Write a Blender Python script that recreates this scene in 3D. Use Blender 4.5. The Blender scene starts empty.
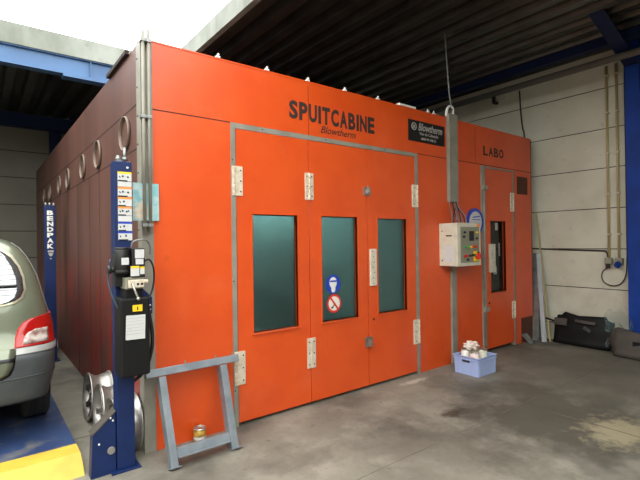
import bpy, bmesh, math, random
from mathutils import Vector, Matrix, Euler
random.seed(7)
S = bpy.context.scene
COL = S.collection
PI = math.pi

# ------------------------------------------------------------------ camera
cam_d = bpy.data.cameras.new('camera'); cam = bpy.data.objects.new('camera', cam_d); COL.objects.link(cam)
YAW, PIT, ROL = math.radians(37.7576), math.radians(0.185), math.radians(-0.801)
f = Vector((math.sin(YAW)*math.cos(PIT), math.cos(YAW)*math.cos(PIT), math.sin(PIT)))
r0 = Vector((math.cos(YAW), -math.sin(YAW), 0)); u0 = r0.cross(f)
r = r0*math.cos(ROL) + u0*math.sin(ROL); u = -r0*math.sin(ROL) + u0*math.cos(ROL)
M = Matrix((r, u, -f)).transposed().to_4x4(); M.translation = Vector((-0.9516, -3.3184, 1.5175))
cam.matrix_world = M
cam_d.sensor_fit = 'HORIZONTAL'; cam_d.sensor_width = 36; cam_d.lens = 24.915; cam_d.clip_start = .02
S.camera = cam

# ------------------------------------------------------------------ world and exposure
w = bpy.data.worlds.new('overcast_sky'); S.world = w; w.use_nodes = True
bg = w.node_tree.nodes['Background']; bg.inputs[0].default_value = (0.98, 1.0, 0.98, 1); bg.inputs[1].default_value = 4.0
S.view_settings.view_transform = 'Standard'; S.view_settings.look = 'None'
S.view_settings.exposure = 0.42; S.view_settings.gamma = 1; S.view_settings.use_curve_mapping = False

# ------------------------------------------------------------------ materials
def lin(c):
    return tuple(((v/255)/12.92 if v/255 <= .04045 else ((v/255+.055)/1.055)**2.4) for v in c) + (1,)
def mat(name, c, rough=.6, metal=0, c2=None, scale=4, lo=.4, hi=.7, bump=0, bscale=40, stretch=None, spec=.5, coat=0, detail=6):
    m = bpy.data.materials.new(name); m.use_nodes = True; nt = m.node_tree; n = nt.nodes; L = nt.links
    b = n['Principled BSDF']
    b.inputs['Base Color'].default_value = lin(c); b.inputs['Roughness'].default_value = rough
    b.inputs['Metallic'].default_value = metal; b.inputs['Specular IOR Level'].default_value = spec
    b.inputs['Coat Weight'].default_value = coat
    tc = n.new('ShaderNodeTexCoord'); mp = n.new('ShaderNodeMapping'); L.new(tc.outputs['Object'], mp.inputs[0])
    if stretch: mp.inputs['Scale'].default_value = stretch
    if c2:
        no = n.new('ShaderNodeTexNoise'); no.inputs['Scale'].default_value = scale; no.inputs['Detail'].default_value = detail
        L.new(mp.outputs[0], no.inputs['Vector'])
        rp = n.new('ShaderNodeValToRGB'); rp.color_ramp.elements[0].position = lo; rp.color_ramp.elements[1].position = hi
        rp.color_ramp.elements[0].color = lin(c); rp.color_ramp.elements[1].color = lin(c2)
        L.new(no.outputs['Fac'], rp.inputs[0]); L.new(rp.outputs[0], b.inputs['Base Color'])
    if bump:
        nb = n.new('ShaderNodeTexNoise'); nb.inputs['Scale'].default_value = bscale; nb.inputs['Detail'].default_value = 4
        L.new(tc.outputs['Object'], nb.inputs['Vector'])
        bp = n.new('ShaderNodeBump'); bp.inputs['Strength'].default_value = bump; bp.inputs['Distance'].default_value = .01
        L.new(nb.outputs['Fac'], bp.inputs['Height']); L.new(bp.outputs[0], b.inputs['Normal'])
    return m
def layer(m, c, scale, lo, hi, stretch=(1,1,1), fac=1.0, zmask=None, wloc=(0,0,0)):
    """mix another colour over the base colour by noise, optionally limited to a height band (object z)"""
    nt = m.node_tree; n = nt.nodes; L = nt.links; b = n['Principled BSDF']
    tc = n.new('ShaderNodeTexCoord'); mp = n.new('ShaderNodeMapping'); mp.inputs['Scale'].default_value = stretch
    mp.inputs['Location'].default_value = wloc
    L.new(tc.outputs['Object'], mp.inputs[0])
    no = n.new('ShaderNodeTexNoise'); no.inputs['Scale'].default_value = scale; no.inputs['Detail'].default_value = 8
    no.inputs['Roughness'].default_value = .6
    L.new(mp.outputs[0], no.inputs['Vector'])
    mr = n.new('ShaderNodeMapRange'); mr.inputs['From Min'].default_value = lo; mr.inputs['From Max'].default_value = hi
    mr.inputs['To Max'].default_value = fac
    L.new(no.outputs['Fac'], mr.inputs['Value'])
    out = mr.outputs[0]
    if zmask:
        sp = n.new('ShaderNodeSeparateXYZ'); L.new(tc.outputs['Object'], sp.inputs[0])
        mz = n.new('ShaderNodeMapRange'); mz.interpolation_type = 'SMOOTHSTEP'
        mz.inputs['From Min'].default_value = zmask[0]; mz.inputs['From Max'].default_value = zmask[1]
        L.new(sp.outputs[2], mz.inputs['Value'])
        mu = n.new('ShaderNodeMath'); mu.operation = 'MULTIPLY'; L.new(out, mu.inputs[0]); L.new(mz.outputs[0], mu.inputs[1]); out = mu.outputs[0]
    mx = n.new('ShaderNodeMix'); mx.data_type = 'RGBA'
    L.new(out, mx.inputs[0])
    if b.inputs['Base Color'].links:
        L.new(b.inputs['Base Color'].links[0].from_socket, mx.inputs[6])
    else: mx.inputs[6].default_value = b.inputs['Base Color'].default_value
    mx.inputs[7].default_value = lin(c)
    L.new(mx.outputs[2], b.inputs['Base Color'])
    return m

M_ = {}
M_['orange'] = mat('orange_paint', (216,80,24), .36, c2=(207,72,20), scale=3, bump=.03, bscale=6, coat=.32)
M_['orange'].node_tree.nodes['Principled BSDF'].inputs['Coat Roughness'].default_value = .35
layer(M_['orange'], (150,50,24), 9, .66, .8, fac=.6)
layer(M_['orange'], (232,110,66), 2.2, .55, .75, fac=.35)
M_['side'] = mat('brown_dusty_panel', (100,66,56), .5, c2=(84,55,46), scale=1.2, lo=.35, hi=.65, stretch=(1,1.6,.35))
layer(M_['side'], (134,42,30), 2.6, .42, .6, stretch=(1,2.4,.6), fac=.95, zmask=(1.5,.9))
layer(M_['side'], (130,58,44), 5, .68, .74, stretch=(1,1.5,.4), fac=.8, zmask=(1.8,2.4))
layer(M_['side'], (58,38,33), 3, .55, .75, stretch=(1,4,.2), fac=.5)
M_['collar'] = mat('dull_brown_metal', (112,96,84), .5, metal=.2)
M_['joint'] = mat('dark_joint', (40,22,18), .8)
M_['trim'] = mat('grey_trim', (140,136,124), .5, c2=(122,118,106), scale=6)
M_['gutter'] = mat('dull_gutter', (92,90,82), .6)
M_['galv'] = mat('galvanised_steel', (150,152,148), .35, metal=.6, c2=(120,122,120), scale=8)
M_['hinge'] = mat('cream_hinge', (212,200,180), .5, c2=(190,175,150), scale=30)
M_['screw'] = mat('dark_screw', (50,44,40), .5, metal=.5)
M_['cream'] = mat('cream_metal', (205,200,180), .5, c2=(190,184,164), scale=12)
M_['white'] = mat('white_plastic', (225,222,212), .5)
M_['paper'] = mat('white_paper', (196,196,194), .7, c2=(170,172,174), scale=25, lo=.6, hi=.75)
M_['black'] = mat('black_plastic', (20,19,18), .45)
M_['dark'] = mat('dark_print', (50,36,32), .6)
M_['greyprint'] = mat('grey_print', (165,160,155), .6)
M_['plate'] = mat('sign_plate', (26,25,24), .6, spec=.3)
M_['blue'] = mat('blue_column_paint', (15,37,84), .5, c2=(12,31,72), scale=5, spec=.35)
M_['steelblue'] = mat('blue_steel', (12,56,140), .6, c2=(10,46,118), scale=4, spec=.25)
M_['beamblue'] = mat('blue_beam', (66,102,144), .5, c2=(54,88,128), scale=3)
M_['shaded_navy'] = mat('shaded_navy_steel', (14,28,64), .6, spec=.25)  # blue steel, with the low light under the deck put into its colour
M_['concrete'] = mat('grey_panel_wall', (202,198,180), .85, c2=(188,183,164), scale=2.2, bump=.25, bscale=60)
layer(M_['concrete'], (70,62,52), 22, .70, .76, fac=.5, wloc=(2,3,1))
layer(M_['concrete'], (112,100,84), 7, .62, .8, stretch=(1,1,1), fac=.55)
layer(M_['concrete'], (120,104,84), 2.5, .4, .7, fac=.6, zmask=(1.4,.1))
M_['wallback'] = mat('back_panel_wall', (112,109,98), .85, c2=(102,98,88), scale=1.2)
M_['fascia'] = mat('concrete_fascia', (142,146,138), .85, c2=(112,116,106), scale=3, stretch=(1,1,.4))
layer(M_['fascia'], (90,92,86), 9, .6, .75, fac=.5)
M_['deck'] = mat('dark_roof_deck', (84,82,74), .32, c2=(66,64,58), scale=3, metal=.75)
M_['floor'] = mat('concrete_floor', (132,127,114), .6, c2=(108,104,94), scale=.9, lo=.35, hi=.7, bump=.12, bscale=12, spec=.4)
layer(M_['floor'], (150,145,132), 2.6, .5, .72, fac=.7)
layer(M_['floor'], (66,63,57), 1.1, .5, .66, fac=.8, wloc=(3,1.5,0))
layer(M_['floor'], (62,52,42), 7, .62, .72, fac=.6, stretch=(1,1.4,1))
layer(M_['floor'], (205,200,186), 14, .73, .77, fac=.6, stretch=(.6,1.8,1), wloc=(1,4,0))
M_['frame'] = mat('grey_primer_steel', (138,146,152), .4, metal=.35, c2=(112,120,126), scale=7)
M_['lightbar'] = mat('pale_grey_metal', (176,182,186), .5, c2=(160,166,170))
M_['tinyel'] = mat('olive_yellow_label', (176,138,40), .5, c2=(120,92,40), scale=30)
M_['alu'] = mat('dull_aluminium', (176,172,166), .38, metal=.75, c2=(140,134,128), scale=9)
M_['aludark'] = mat('brake_dust', (46,44,42), .6)
M_['crate'] = mat('pale_blue_plastic', (158,174,214), .45)
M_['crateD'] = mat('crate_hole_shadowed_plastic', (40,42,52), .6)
M_['yellow'] = mat('yellow_paint', (206,172,62), .55, c2=(186,152,56), scale=5)
M_['sawcut'] = mat('saw_cut_dust', (84,80,72), .9, c2=(110,105,95), scale=3)
M_['runway'] = mat('worn_blue_deck', (44,64,102), .55, c2=(36,52,88), scale=3)
layer(M_['runway'], (120,116,104), 4, .52, .72, fac=.85)
M_['carpaint'] = mat('silver_green_car_paint', (112,118,98), .33, metal=.45, coat=.6)
M_['bumper'] = mat('grey_bumper_plastic', (66,70,72), .5, c2=(58,62,64), scale=9)
M_['silver'] = mat('light_grey_car_trim', (140,140,136), .4, metal=.3)
M_['creamline'] = mat('bright_seal_edge', (214,208,182), .35, metal=.2)
M_['tyre'] = mat('tyre_rubber', (38,37,36), .8)
M_['red'] = mat('red_lens', (160,14,9), .25, coat=.3)
M_['clear'] = mat('clear_lens', (190,180,172), .15, coat=.8, c2=(120,60,50), scale=22)
M_['redpaint'] = mat('red_print', (206,40,28), .5)
M_['signblue'] = mat('blue_print', (28,60,170), .5)
M_['orangepr'] = mat('orange_print', (236,140,60), .5)
M_['yelpr'] = mat('yellow_print', (240,196,30), .5)
M_['greenpr'] = mat('green_print', (60,150,80), .5)
M_['panelgrey'] = mat('control_panel_grey', (132,130,112), .5)
M_['carglass'] = mat('car_window', (50,60,62), .06, spec=1.0, coat=1)
M_['carglass'].node_tree.nodes['Principled BSDF'].inputs['IOR'].default_value = 1.9
M_['pane'] = mat('teal_pane', (22,36,38), .1, spec=.9, coat=.3)
layer(M_['pane'], (84,112,108), 5, .45, .8, fac=.2, stretch=(1,1,.6))
_m = M_['pane']; _t = _m.node_tree; _b = _t.nodes['Principled BSDF']; _o = [q for q in _t.nodes if q.type == 'OUTPUT_MATERIAL'][0]
_tr = _t.nodes.new('ShaderNodeBsdfTransparent'); _tr.inputs[0].default_value = (.38,.56,.56,1)
_mx = _t.nodes.new('ShaderNodeMixShader'); _mx.inputs[0].default_value = .38
_t.links.new(_tr.outputs[0], _mx.inputs[1]); _t.links.new(_b.outputs[0], _mx.inputs[2]); _t.links.new(_mx.outputs[0], _o.inputs[0])
M_['fill_tube'] = mat('pane_fill_tube', (255,255,250), .4)  # added glow for the booth interior, not a visible lamp
_b = M_['fill_tube'].node_tree.nodes['Principled BSDF']; _b.inputs['Emission Color'].default_value = (.9,1,.97,1); _b.inputs['Emission Strength'].default_value = 420
M_['rubberblack'] = mat('black_moulded_plastic', (13,13,13), .6, c2=(20,19,18), scale=5, spec=.25)
M_['mat'] = mat('dusty_grey_plastic', (70,64,58), .65, c2=(56,51,46), scale=4)
M_['pipe'] = mat('yellowed_conduit', (176,158,108), .5)
M_['cable'] = mat('black_cable', (22,22,24), .5)
M_['greycable'] = mat('grey_cable', (120,120,116), .5)
M_['bluehose'] = mat('blue_hose', (48,66,84), .4)
M_['room'] = mat('booth_lining', (150,152,148), .7)
M_['brownvent'] = mat('brown_filter', (92,52,36), .8, c2=(76,44,32), scale=60)
M_['tin'] = mat('tin', (190,186,176), .3, metal=.8)
# picture: light blue and white blotches
M_['photo'] = mat('faded_turquoise_print', (132,184,188), .4, c2=(190,208,206), scale=14, lo=.42, hi=.62, coat=.5)
M_['pinkish'] = mat('pale_label', (226,214,206), .6, c2=(210,160,170), scale=30)
M_['purple'] = mat('purple_label', (128,40,110), .5)
# polythene
pl = mat('clear_polythene', (120,150,146), .25, spec=.5); M_['poly'] = pl
nt = pl.node_tree; b = nt.nodes['Principled BSDF']; b.inputs['Alpha'].default_value = .22

def stain(m, c, centre, size, fac, scale=2.5):
    """one worn or oily patch of its own shape lying on the floor"""
    nt = m.node_tree; n = nt.nodes; L = nt.links; b = n['Principled BSDF']
    tc = n.new('ShaderNodeTexCoord'); no = n.new('ShaderNodeTexNoise'); no.inputs['Scale'].default_value = scale; no.inputs['Detail'].default_value = 10
    no.inputs['Roughness'].default_value = .65
    L.new(tc.outputs['Object'], no.inputs['Vector'])
    mp = n.new('ShaderNodeMapping'); mp.inputs['Location'].default_value = (-centre[0]/size[0], -centre[1]/size[1], 0); mp.inputs['Scale'].default_value = (1/size[0], 1/size[1], 0)
    L.new(tc.outputs['Object'], mp.inputs[0])
    ln = n.new('ShaderNodeVectorMath'); ln.operation = 'LENGTH'; L.new(mp.outputs[0], ln.inputs[0])
    ma = n.new('ShaderNodeMath'); ma.operation = 'MULTIPLY_ADD'; L.new(no.outputs['Fac'], ma.inputs[0]); ma.inputs[1].default_value = 2.6; ma.inputs[2].default_value = -1.3
    ad = n.new('ShaderNodeMath'); ad.operation = 'ADD'; L.new(ma.outputs[0], ad.inputs[0]); L.new(ln.outputs['Value'], ad.inputs[1])
    mr = n.new('ShaderNodeMapRange'); mr.inputs['From Min'].default_value = 1.15; mr.inputs['From Max'].default_value = .5; mr.inputs['To Max'].default_value = fac
    L.new(ad.outputs[0], mr.inputs['Value'])
    mx = n.new('ShaderNodeMix'); mx.data_type = 'RGBA'; L.new(mr.outputs[0], mx.inputs[0])
    L.new(b.inputs['Base Color'].links[0].from_socket, mx.inputs[6]); mx.inputs[7].default_value = lin(c); L.new(mx.outputs[2], b.inputs['Base Color'])
layer(M_['floor'], (84,78,68), 38, .55, .75, fac=.45)
layer(M_['floor'], (176,170,154), 60, .68, .76, fac=.5)
stain(M_['floor'], (74,70,61), (3.0,-1.5), (1.1,.75), .9)
stain(M_['floor'], (92,88,78), (4.6,-1.2), (1.6,1.2), .7, 1.6)
stain(M_['floor'], (52,42,32), (2.35,-.95), (.16,.08), .8, 9)
stain(M_['floor'], (160,150,120), (3.0,-2.0), (.35,.25), .7, 9)
stain(M_['floor'], (190,184,170), (2.75,-.16), (.22,.05), .7, 12)
stain(M_['floor'], (96,90,80), (1.6,-1.3), (.6,.35), .5, 5)

# ------------------------------------------------------------------ mesh helpers
def bm_box(bm, x0, x1, y0, y1, z0, z1, mi=0, rot=None):
    vs = [Vector(c) for c in ((x0,y0,z0),(x1,y0,z0),(x1,y1,z0),(x0,y1,z0),(x0,y0,z1),(x1,y0,z1),(x1,y1,z1),(x0,y1,z1))]
    if rot:
        c = sum(vs, Vector())/8; m = Euler(rot).to_matrix(); vs = [c + m @ (v-c) for v in vs]
    v = [bm.verts.new(q) for q in vs]
    for ix in ((0,3,2,1),(4,5,6,7),(0,1,5,4),(1,2,6,5),(2,3,7,6),(3,0,4,7)):
        fc = bm.faces.new([v[i] for i in ix]); fc.material_index = mi
def bm_cyl(bm, c, axis, rad, h, seg=24, mi=0, r2=None, smooth=True):
    """cylinder centred on c along axis"""
    q = Vector(axis).normalized().to_track_quat('Z', 'Y').to_matrix().to_4x4(); q.translation = Vector(c)
    g = bmesh.ops.create_cone(bm, cap_ends=True, segments=seg, radius1=rad, radius2=rad if r2 is None else r2, depth=h, matrix=q)
    for v in g['verts']:
        for fc in v.link_faces:
            fc.material_index = mi
            if smooth and len(fc.verts) == 4: fc.smooth = True
def bm_sph(bm, c, rad, seg=14, mi=0, sc=(1,1,1)):
    m = Matrix.Diagonal((*sc,1)); m.translation = Vector(c)
    g = bmesh.ops.create_uvsphere(bm, u_segments=seg, v_segments=seg//2+2, radius=rad, matrix=m)
    for v in g['verts']:
        for fc in v.link_faces: fc.material_index = mi; fc.smooth = True
def bm_tube(bm, pts, rad, seg=8, mi=0, closed=False):
    pts = [Vector(p) for p in pts]; n = len(pts); rings = []; up = None
    for i, p in enumerate(pts):
        a = pts[(i-1) % n] if (i or closed) else p; b_ = pts[(i+1) % n] if (i < n-1 or closed) else p
        t = (b_-a).normalized()
        if up is None: up = Vector((0,0,1)) if abs(t.z) < .9 else Vector((1,0,0))
        s = t.cross(up).normalized(); up = s.cross(t).normalized()
        rings.append([bm.verts.new(p + rad*(math.cos(2*PI*k/seg)*s + math.sin(2*PI*k/seg)*up)) for k in range(seg)])
    for i in range(n if closed else n-1):
        A, B = rings[i], rings[(i+1) % n]
        for k in range(seg):
            fc = bm.faces.new((A[k], A[(k+1)%seg], B[(k+1)%seg], B[k])); fc.smooth = True; fc.material_index = mi
    if not closed:
        for R_ in (rings[0], rings[-1]):
            bm.faces.new(R_).material_index = mi
def smooth_path(pts, n=6):
    P = [Vector(p) for p in pts]; out = []
    for i in range(len(P)-1):
        p0 = P[max(i-1,0)]; p1 = P[i]; p2 = P[i+1]; p3 = P[min(i+2,len(P)-1)]
        for k in range(n):
            t = k/n
            out.append(.5*((2*p1)+(-p0+p2)*t+(2*p0-5*p1+4*p2-p3)*t*t+(-p0+3*p1-3*p2+p3)*t**3))
    return out + [P[-1]]
def bm_prism(bm, poly, fn0, fn1, mi=0):
    """extrude 2-D outline between two mapping functions"""
    a = [bm.verts.new(fn0(*p)) for p in poly]; b_ = [bm.verts.new(fn1(*p)) for p in poly]
    bm.faces.new(a[::-1]).material_index = mi; bm.faces.new(b_).material_index = mi
    n = len(poly)
    for i in range(n): bm.faces.new((a[i], a[(i+1)%n], b_[(i+1)%n], b_[i])).material_index = mi
def bm_lathe(bm, prof, c, axis, seg=40, mi=0, mis=None):
    """prof: list of (radius, distance along axis)"""
    q = Vector(axis).normalized().to_track_quat('Z', 'Y').to_matrix(); c = Vector(c); rings = []
    for (rr, d) in prof:
        rings.append([bm.verts.new(c + q @ Vector((rr*math.cos(2*PI*k/seg), rr*math.sin(2*PI*k/seg), d))) for k in range(seg)])
    for i in range(len(prof)-1):
        for k in range(seg):
            fc = bm.faces.new((rings[i][k], rings[i][(k+1)%seg], rings[i+1][(k+1)%seg], rings[i+1][k]))
            fc.smooth = True; fc.material_index = mis[i] if mis else mi
SPLIT = {'rivet','front_joint','side_joint','pipe_clamp','pane_sticker','crate_rib','cabinet_screw','bolt_head','valve_port','handle_rivet','pipe_clip','heater_line','cover_rib','switch_label','caution_label','caution_header'}
def obj(name, bm, m, parent=None, bevel=0, world=True, label=None):
    if name in SPLIT:
        bm.verts.index_update(); seen = set(); islands = []
        for v in bm.verts:
            if v in seen: continue
            st_ = [v]; seen.add(v); isl = []
            while st_:
                a_ = st_.pop(); isl.append(a_)
                for e_ in a_.link_edges:
                    o_ = e_.other_vert(a_)
                    if o_ not in seen: seen.add(o_); st_.append(o_)
            islands.append(isl)
        last = None
        for isl in islands:
            S2 = set(isl); nb = bmesh.new(); mp_ = {v: nb.verts.new(v.co) for v in isl}
            for f_ in {f_ for v in isl for f_ in v.link_faces}:
                g_ = nb.faces.new([mp_[v] for v in f_.verts]); g_.material_index = f_.material_index; g_.smooth = f_.smooth
            last = obj_one(name, nb, m, parent, bevel, world, label)
        bm.free(); return last
    return obj_one(name, bm, m, parent, bevel, world, label)
def obj_one(name, bm, m, parent=None, bevel=0, world=True, label=None):
    me = bpy.data.meshes.new(name)
    bmesh.ops.recalc_face_normals(bm, faces=bm.faces[:])
    bm.to_mesh(me); bm.free()
    for x in (m if isinstance(m, (list, tuple)) else [m]): me.materials.append(M_[x] if isinstance(x, str) else x)
    o = bpy.data.objects.new(name, me); COL.objects.link(o)
    if parent:
        o.parent = parent
        if world:
            o.matrix_parent_inverse = WM(parent).inverted()
    if bevel:
        md = o.modifiers.new('bevel', 'BEVEL'); md.width = bevel; md.segments = 2; md.limit_method = 'ANGLE'; md.angle_limit = .7
    if label: o['label'] = label
    return o
def WM(o):
    m = o.matrix_basis.copy(); 
    if o.parent: m = WM(o.parent) @ o.matrix_parent_inverse @ m
    return m
def tag(o, label, cat, group=None):
    o['label'] = label; o['category'] = cat
    if group: o['group'] = group
    return o
def thing(name, label, cat, loc=(0,0,0), group=None):
    o = bpy.data.objects.new(name, None); COL.objects.link(o); o.location = loc; o.empty_display_size = .1
    return tag(o, label, cat, group)
def struct(name, bm, m, bevel=0):
    o = obj(name, bm, m, None, bevel); o['kind'] = 'structure'; return o
def B(): return bmesh.new()
def boxobj(name, x0, x1, y0, y1, z0, z1, m, parent=None, bevel=0, rot=None, label=None):
    bm = B(); bm_box(bm, x0, x1, y0, y1, z0, z1, rot=rot); return obj(name, bm, m, parent, bevel, label=label)
def text_bm(s, size_w, size_h, origin, xdir, ydir, depth=.002, shear=0, bold=0, squash=None):
    """text mesh fitted to a width and height, lower left corner at origin, in the plane xdir, ydir"""
    c = bpy.data.curves.new('t', 'FONT'); c.body = s; c.extrude = .01; c.offset = bold; c.shear = shear; c.resolution_u = 3
    o = bpy.data.objects.new('t', c); COL.objects.link(o)
    me = bpy.data.meshes.new_from_object(o.evaluated_get(bpy.context.evaluated_depsgraph_get()))
    COL.objects.unlink(o); bpy.data.objects.remove(o); bpy.data.curves.remove(c)
    xs = [v.co.x for v in me.vertices]; ys = [v.co.y for v in me.vertices]
    x0, x1, y0, y1 = min(xs), max(xs), min(ys), max(ys)
    X = Vector(xdir).normalized(); Y = Vector(ydir).normalized(); Z = X.cross(Y)
    bm = B(); bm.from_mesh(me); bpy.data.meshes.remove(me)
    for v in bm.verts:
        a = (v.co.x-x0)/(x1-x0)*size_w; b_ = (v.co.y-y0)/(y1-y0)*size_h
        v.co = Vector(origin) + X*a + Y*b_ + Z*(v.co.z/.01*depth*.5)
    return bm

# ------------------------------------------------------------------ the setting
XW, YB, ZD = 5.85, 7.42, 4.05          # right wall, back wall, underside of deck
bm = B(); bm_box(bm, -9, XW+.2, -11, YB+.2, -.2, 0); struct('floor', bm, 'floor')
bm = B()
bm_box(bm, -9, XW, -1.2245, -1.2195, 0, .0012); bm_box(bm, -9, -.0, .60, .612, 0, .0012)
bm_box(bm, 3.0, 3.008, -11, -1.226, 0, .0012)
struct('trim_1', bm, 'sawcut')                           # saw cuts in the floor
# right wall of stacked concrete planks
bm = B(); z = -.29; bm_box(bm, XW+.012, XW+.18, -11, YB, 0, ZD+.1, 1)
for z0, z1 in ((0,.26),(.26,.81),(.81,1.361),(1.361,1.917),(1.917,2.469),(2.469,3.006),(3.006,3.56),(3.56,ZD+.1)):
    bm_box(bm, XW, XW+.02, -11, YB, z0+.006, z1-.006)
struct('wall_right', bm, ['concrete', 'joint'])
bm = B(); bm_box(bm, -9, XW, YB+.012, YB+.18, 0, ZD+.1, 1)
z = .19
for z0, z1 in ((0,.17),(.17,.725),(.725,1.27),(1.27,1.81),(1.81,2.343),(2.343,2.888),(2.888,3.42),(3.42,ZD+.1)):
    bm_box(bm, -9, XW, YB, YB+.02, z0+.008, z1-.008)
struct('wall_back', bm, ['wallback', 'joint'])
bm = B(); bm_box(bm, -9.15, -9, -11, YB, 0, ZD+.4); struct('wall_left', bm, 'wallback')
bm = B(); bm_box(bm, -9, XW, -11.15, -11, 0, ZD+.4); struct('wall_front', bm, 'wallback')
# trapezoidal roof deck (ribs run from front to back) over the right side and over the rear
def deck(bm, x0, x1, y0, y1, z, pitch=.28, h=.10):
    n = int(round((x1-x0)/pitch)); pitch = (x1-x0)/n; prof = []
    for i in range(n):
        a = x0+i*pitch
        prof += [(a, z), (a+pitch*.42, z), (a+pitch*.54, z+h), (a+pitch*.88, z+h)]
    prof.append((x1, z))
    A = [bm.verts.new((x, y0, q)) for x, q in prof]; C = [bm.verts.new((x, y1, q)) for x, q in prof]
    for i in range(len(prof)-1): bm.faces.new((A[i], A[i+1], C[i+1], C[i]))
    bm_box(bm, x0, x1, y0, y1, z+h+.01, z+h+.12)
bm = B(); deck(bm, 1.42, XW, -11, 3.6, ZD); deck(bm, -9, XW, 3.6, YB, ZD)
struct('ceiling', bm, 'deck')
bm = B(); bm_box(bm, 1.35, 1.42, -11, 3.6, ZD-.005, 4.27); struct('trim_2', bm, 'fascia')
bm = B(); bm_box(bm, -9, 1.42, 3.52, 3.6, 4.10, 4.37); struct('trim_3', bm, 'fascia')
bm = B()   # blue edge beam with stiffeners
bm_box(bm, -9, 5.6, 3.58, 3.595, 3.86, 4.10); bm_box(bm, -9, 5.6, 3.54, 3.68, 4.085, 4.10); bm_box(bm, -9, 5.6, 3.54, 3.68, 3.85, 3.865)
for x in (-3.5, -1.7, .33, 2.1, 3.9): bm_box(bm, x, x+.012, 3.54, 3.58, 3.86, 4.09)
struct('trim_4', bm, 'beamblue')
bm = B(); bm_box(bm, -.01, 2.4, 3.50, 3.66, 3.805, 3.85); struct('trim_5', bm, 'beamblue')
bm = B(); bm_box(bm, -9, XW, 6.85, 7.02, 3.8, ZD); bm_box(bm, .25, .45, 7.24, YB, 0, ZD); bm_box(bm, -6, -5.8, 7.24, YB, 0, ZD); struct('trim_6', bm, 'shaded_navy')
bm = B(); bm_box(bm, 5.33, 5.45, -11, 3.54, 3.94, ZD-.001); struct('trim_7', bm, 'shaded_navy')
bm = B(); bm_tube(bm, [(5.35,-11,3.75),(5.35,3.5,3.75)], .045, 12); struct('trim_8', bm, 'gutter')
# H-section column with haunched rafter
bm = B()
bm_box(bm, 5.66, 5.675, -1.39, -1.235, 0, ZD); bm_box(bm, 5.835, XW-.001, -1.39, -1.235, 0, ZD); bm_box(bm, 5.675, 5.835, -1.318, -1.307, 0, ZD)
bm_box(bm, 5.62, XW-.001, -1.40, -1.18, 0, .015)
struct('trim_9', bm, 'steelblue')
bm = B()
bm_prism(bm, [(5.655,3.71),(5.655,3.74),(4.60,ZD-.002),(4.55,ZD-.002)], lambda a,c:(a,-1.39,c), lambda a,c:(a,-1.235,c))
bm_prism(bm, [(5.655,3.73),(5.655,ZD-.002),(4.60,ZD-.002)], lambda a,c:(a,-1.318,c), lambda a,c:(a,-1.306,c))
struct('trim_10', bm, 'shaded_navy')

# ------------------------------------------------------------------ spray booth
BL = 7.2; BW = 5.643; BH = 3.0
booth = thing('spray_booth', 'large orange spray-paint booth lettered SPUITCABINE with glazed folding doors', 'spray booth', (0,0,0))
T = .06
# front panels around the door openings
bm = B()
for (x0,x1,z0,z1) in ((.0,.70,0,2.504),(3.04,4.31,0,2.504),(5.16,BW,0,2.504),(0,BW,2.510,BH)):
    bm_box(bm, x0, x1, 0, T, z0, z1)
bm_box(bm, 4.31, 5.16, 0, T, 2.49, 2.51)
obj('front_panel', bm, 'orange', booth)
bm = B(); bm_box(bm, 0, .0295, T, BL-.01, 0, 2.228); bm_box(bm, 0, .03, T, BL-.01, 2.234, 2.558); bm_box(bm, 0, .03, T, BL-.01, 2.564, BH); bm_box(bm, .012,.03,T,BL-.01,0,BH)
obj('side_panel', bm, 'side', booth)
bm = B()
for y in (.92,1.42,1.9,2.6,3.3,4.05,4.8,5.6,6.4): bm_box(bm, -.002, .001, y, y+.007, 0.02, 2.226)
for y in (2.1,4.9): bm_box(bm, -.002, .001, y, y+.006, 2.566, BH)
bm_box(bm, -.0015, .001, .1, BL-.02, 2.2265, 2.2355); bm_box(bm, -.0015, .001, .1, BL-.02, 2.5565, 2.5655)
obj('side_joint', bm, 'joint', booth)
bm = B()
bm_box(bm, .03, .05, T, BL-.03, 0.0, BH-.06); bm_box(bm, BW-.05, BW-.001, T, BL-.03, 0, BH-.06)
bm_box(bm, .05, BW-.05, BL-.04, BL-.01, 0, BH-.06); bm_box(bm, .05, BW-.05, T, BL-.04, BH-.1, BH-.06)
bm_box(bm, .06, BW-.06, 3.2, 3.25, 0.001, BH-.1)
obj('inner_lining', bm, 'room', booth)
bm = B(); bm_box(bm, .62, 5.3, T+.001, T+.05, 0, .075); obj('light_leak_strip', bm, 'joint', booth)  # dark strip added behind the doors to block inner light leaking under them
bm = B(); bm_box(bm, 3.9, 3.95, T, 3.2, 0.001, BH-.11); obj('inner_partition', bm, 'room', booth)
for x in (.35, 1.5, 2.65):  # unseen glowing tubes and housings, added to brighten the panes from behind
    bm = B(); bm_tube(bm, [(x,2.75,2.35),(x+1.1,2.75,2.35)], .013, 10); lp_ = obj('pane_fill_tube', bm, 'fill_tube', booth)
    boxobj('fill_tube_housing', x-.03, x+1.13, 2.70, 2.80, 2.37, 2.42, 'white', lp_)
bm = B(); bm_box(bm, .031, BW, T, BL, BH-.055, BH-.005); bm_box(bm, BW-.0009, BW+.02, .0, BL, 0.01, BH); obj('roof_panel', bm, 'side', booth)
bm = B(); bm_box(bm, -.003, BW, -.004, .03, BH, BH+.012); obj('top_capping', bm, 'orange', booth)
bm = B()
for x0,x1,z in ((3.04,BW,2.507),(.075,.70,2.507)): bm_box(bm, x0, x1, -.0012, .002, z-.004, z+.004)
for x,z0,z1 in ((3.66,2.51,3.0),(4.20,2.52,2.98),(1.5,2.51,2.97),(5.16,0.02,2.5)): bm_box(bm, x, x+.004, -.0012, .002, z0, z1)
obj('front_joint', bm, 'joint', booth)
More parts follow.
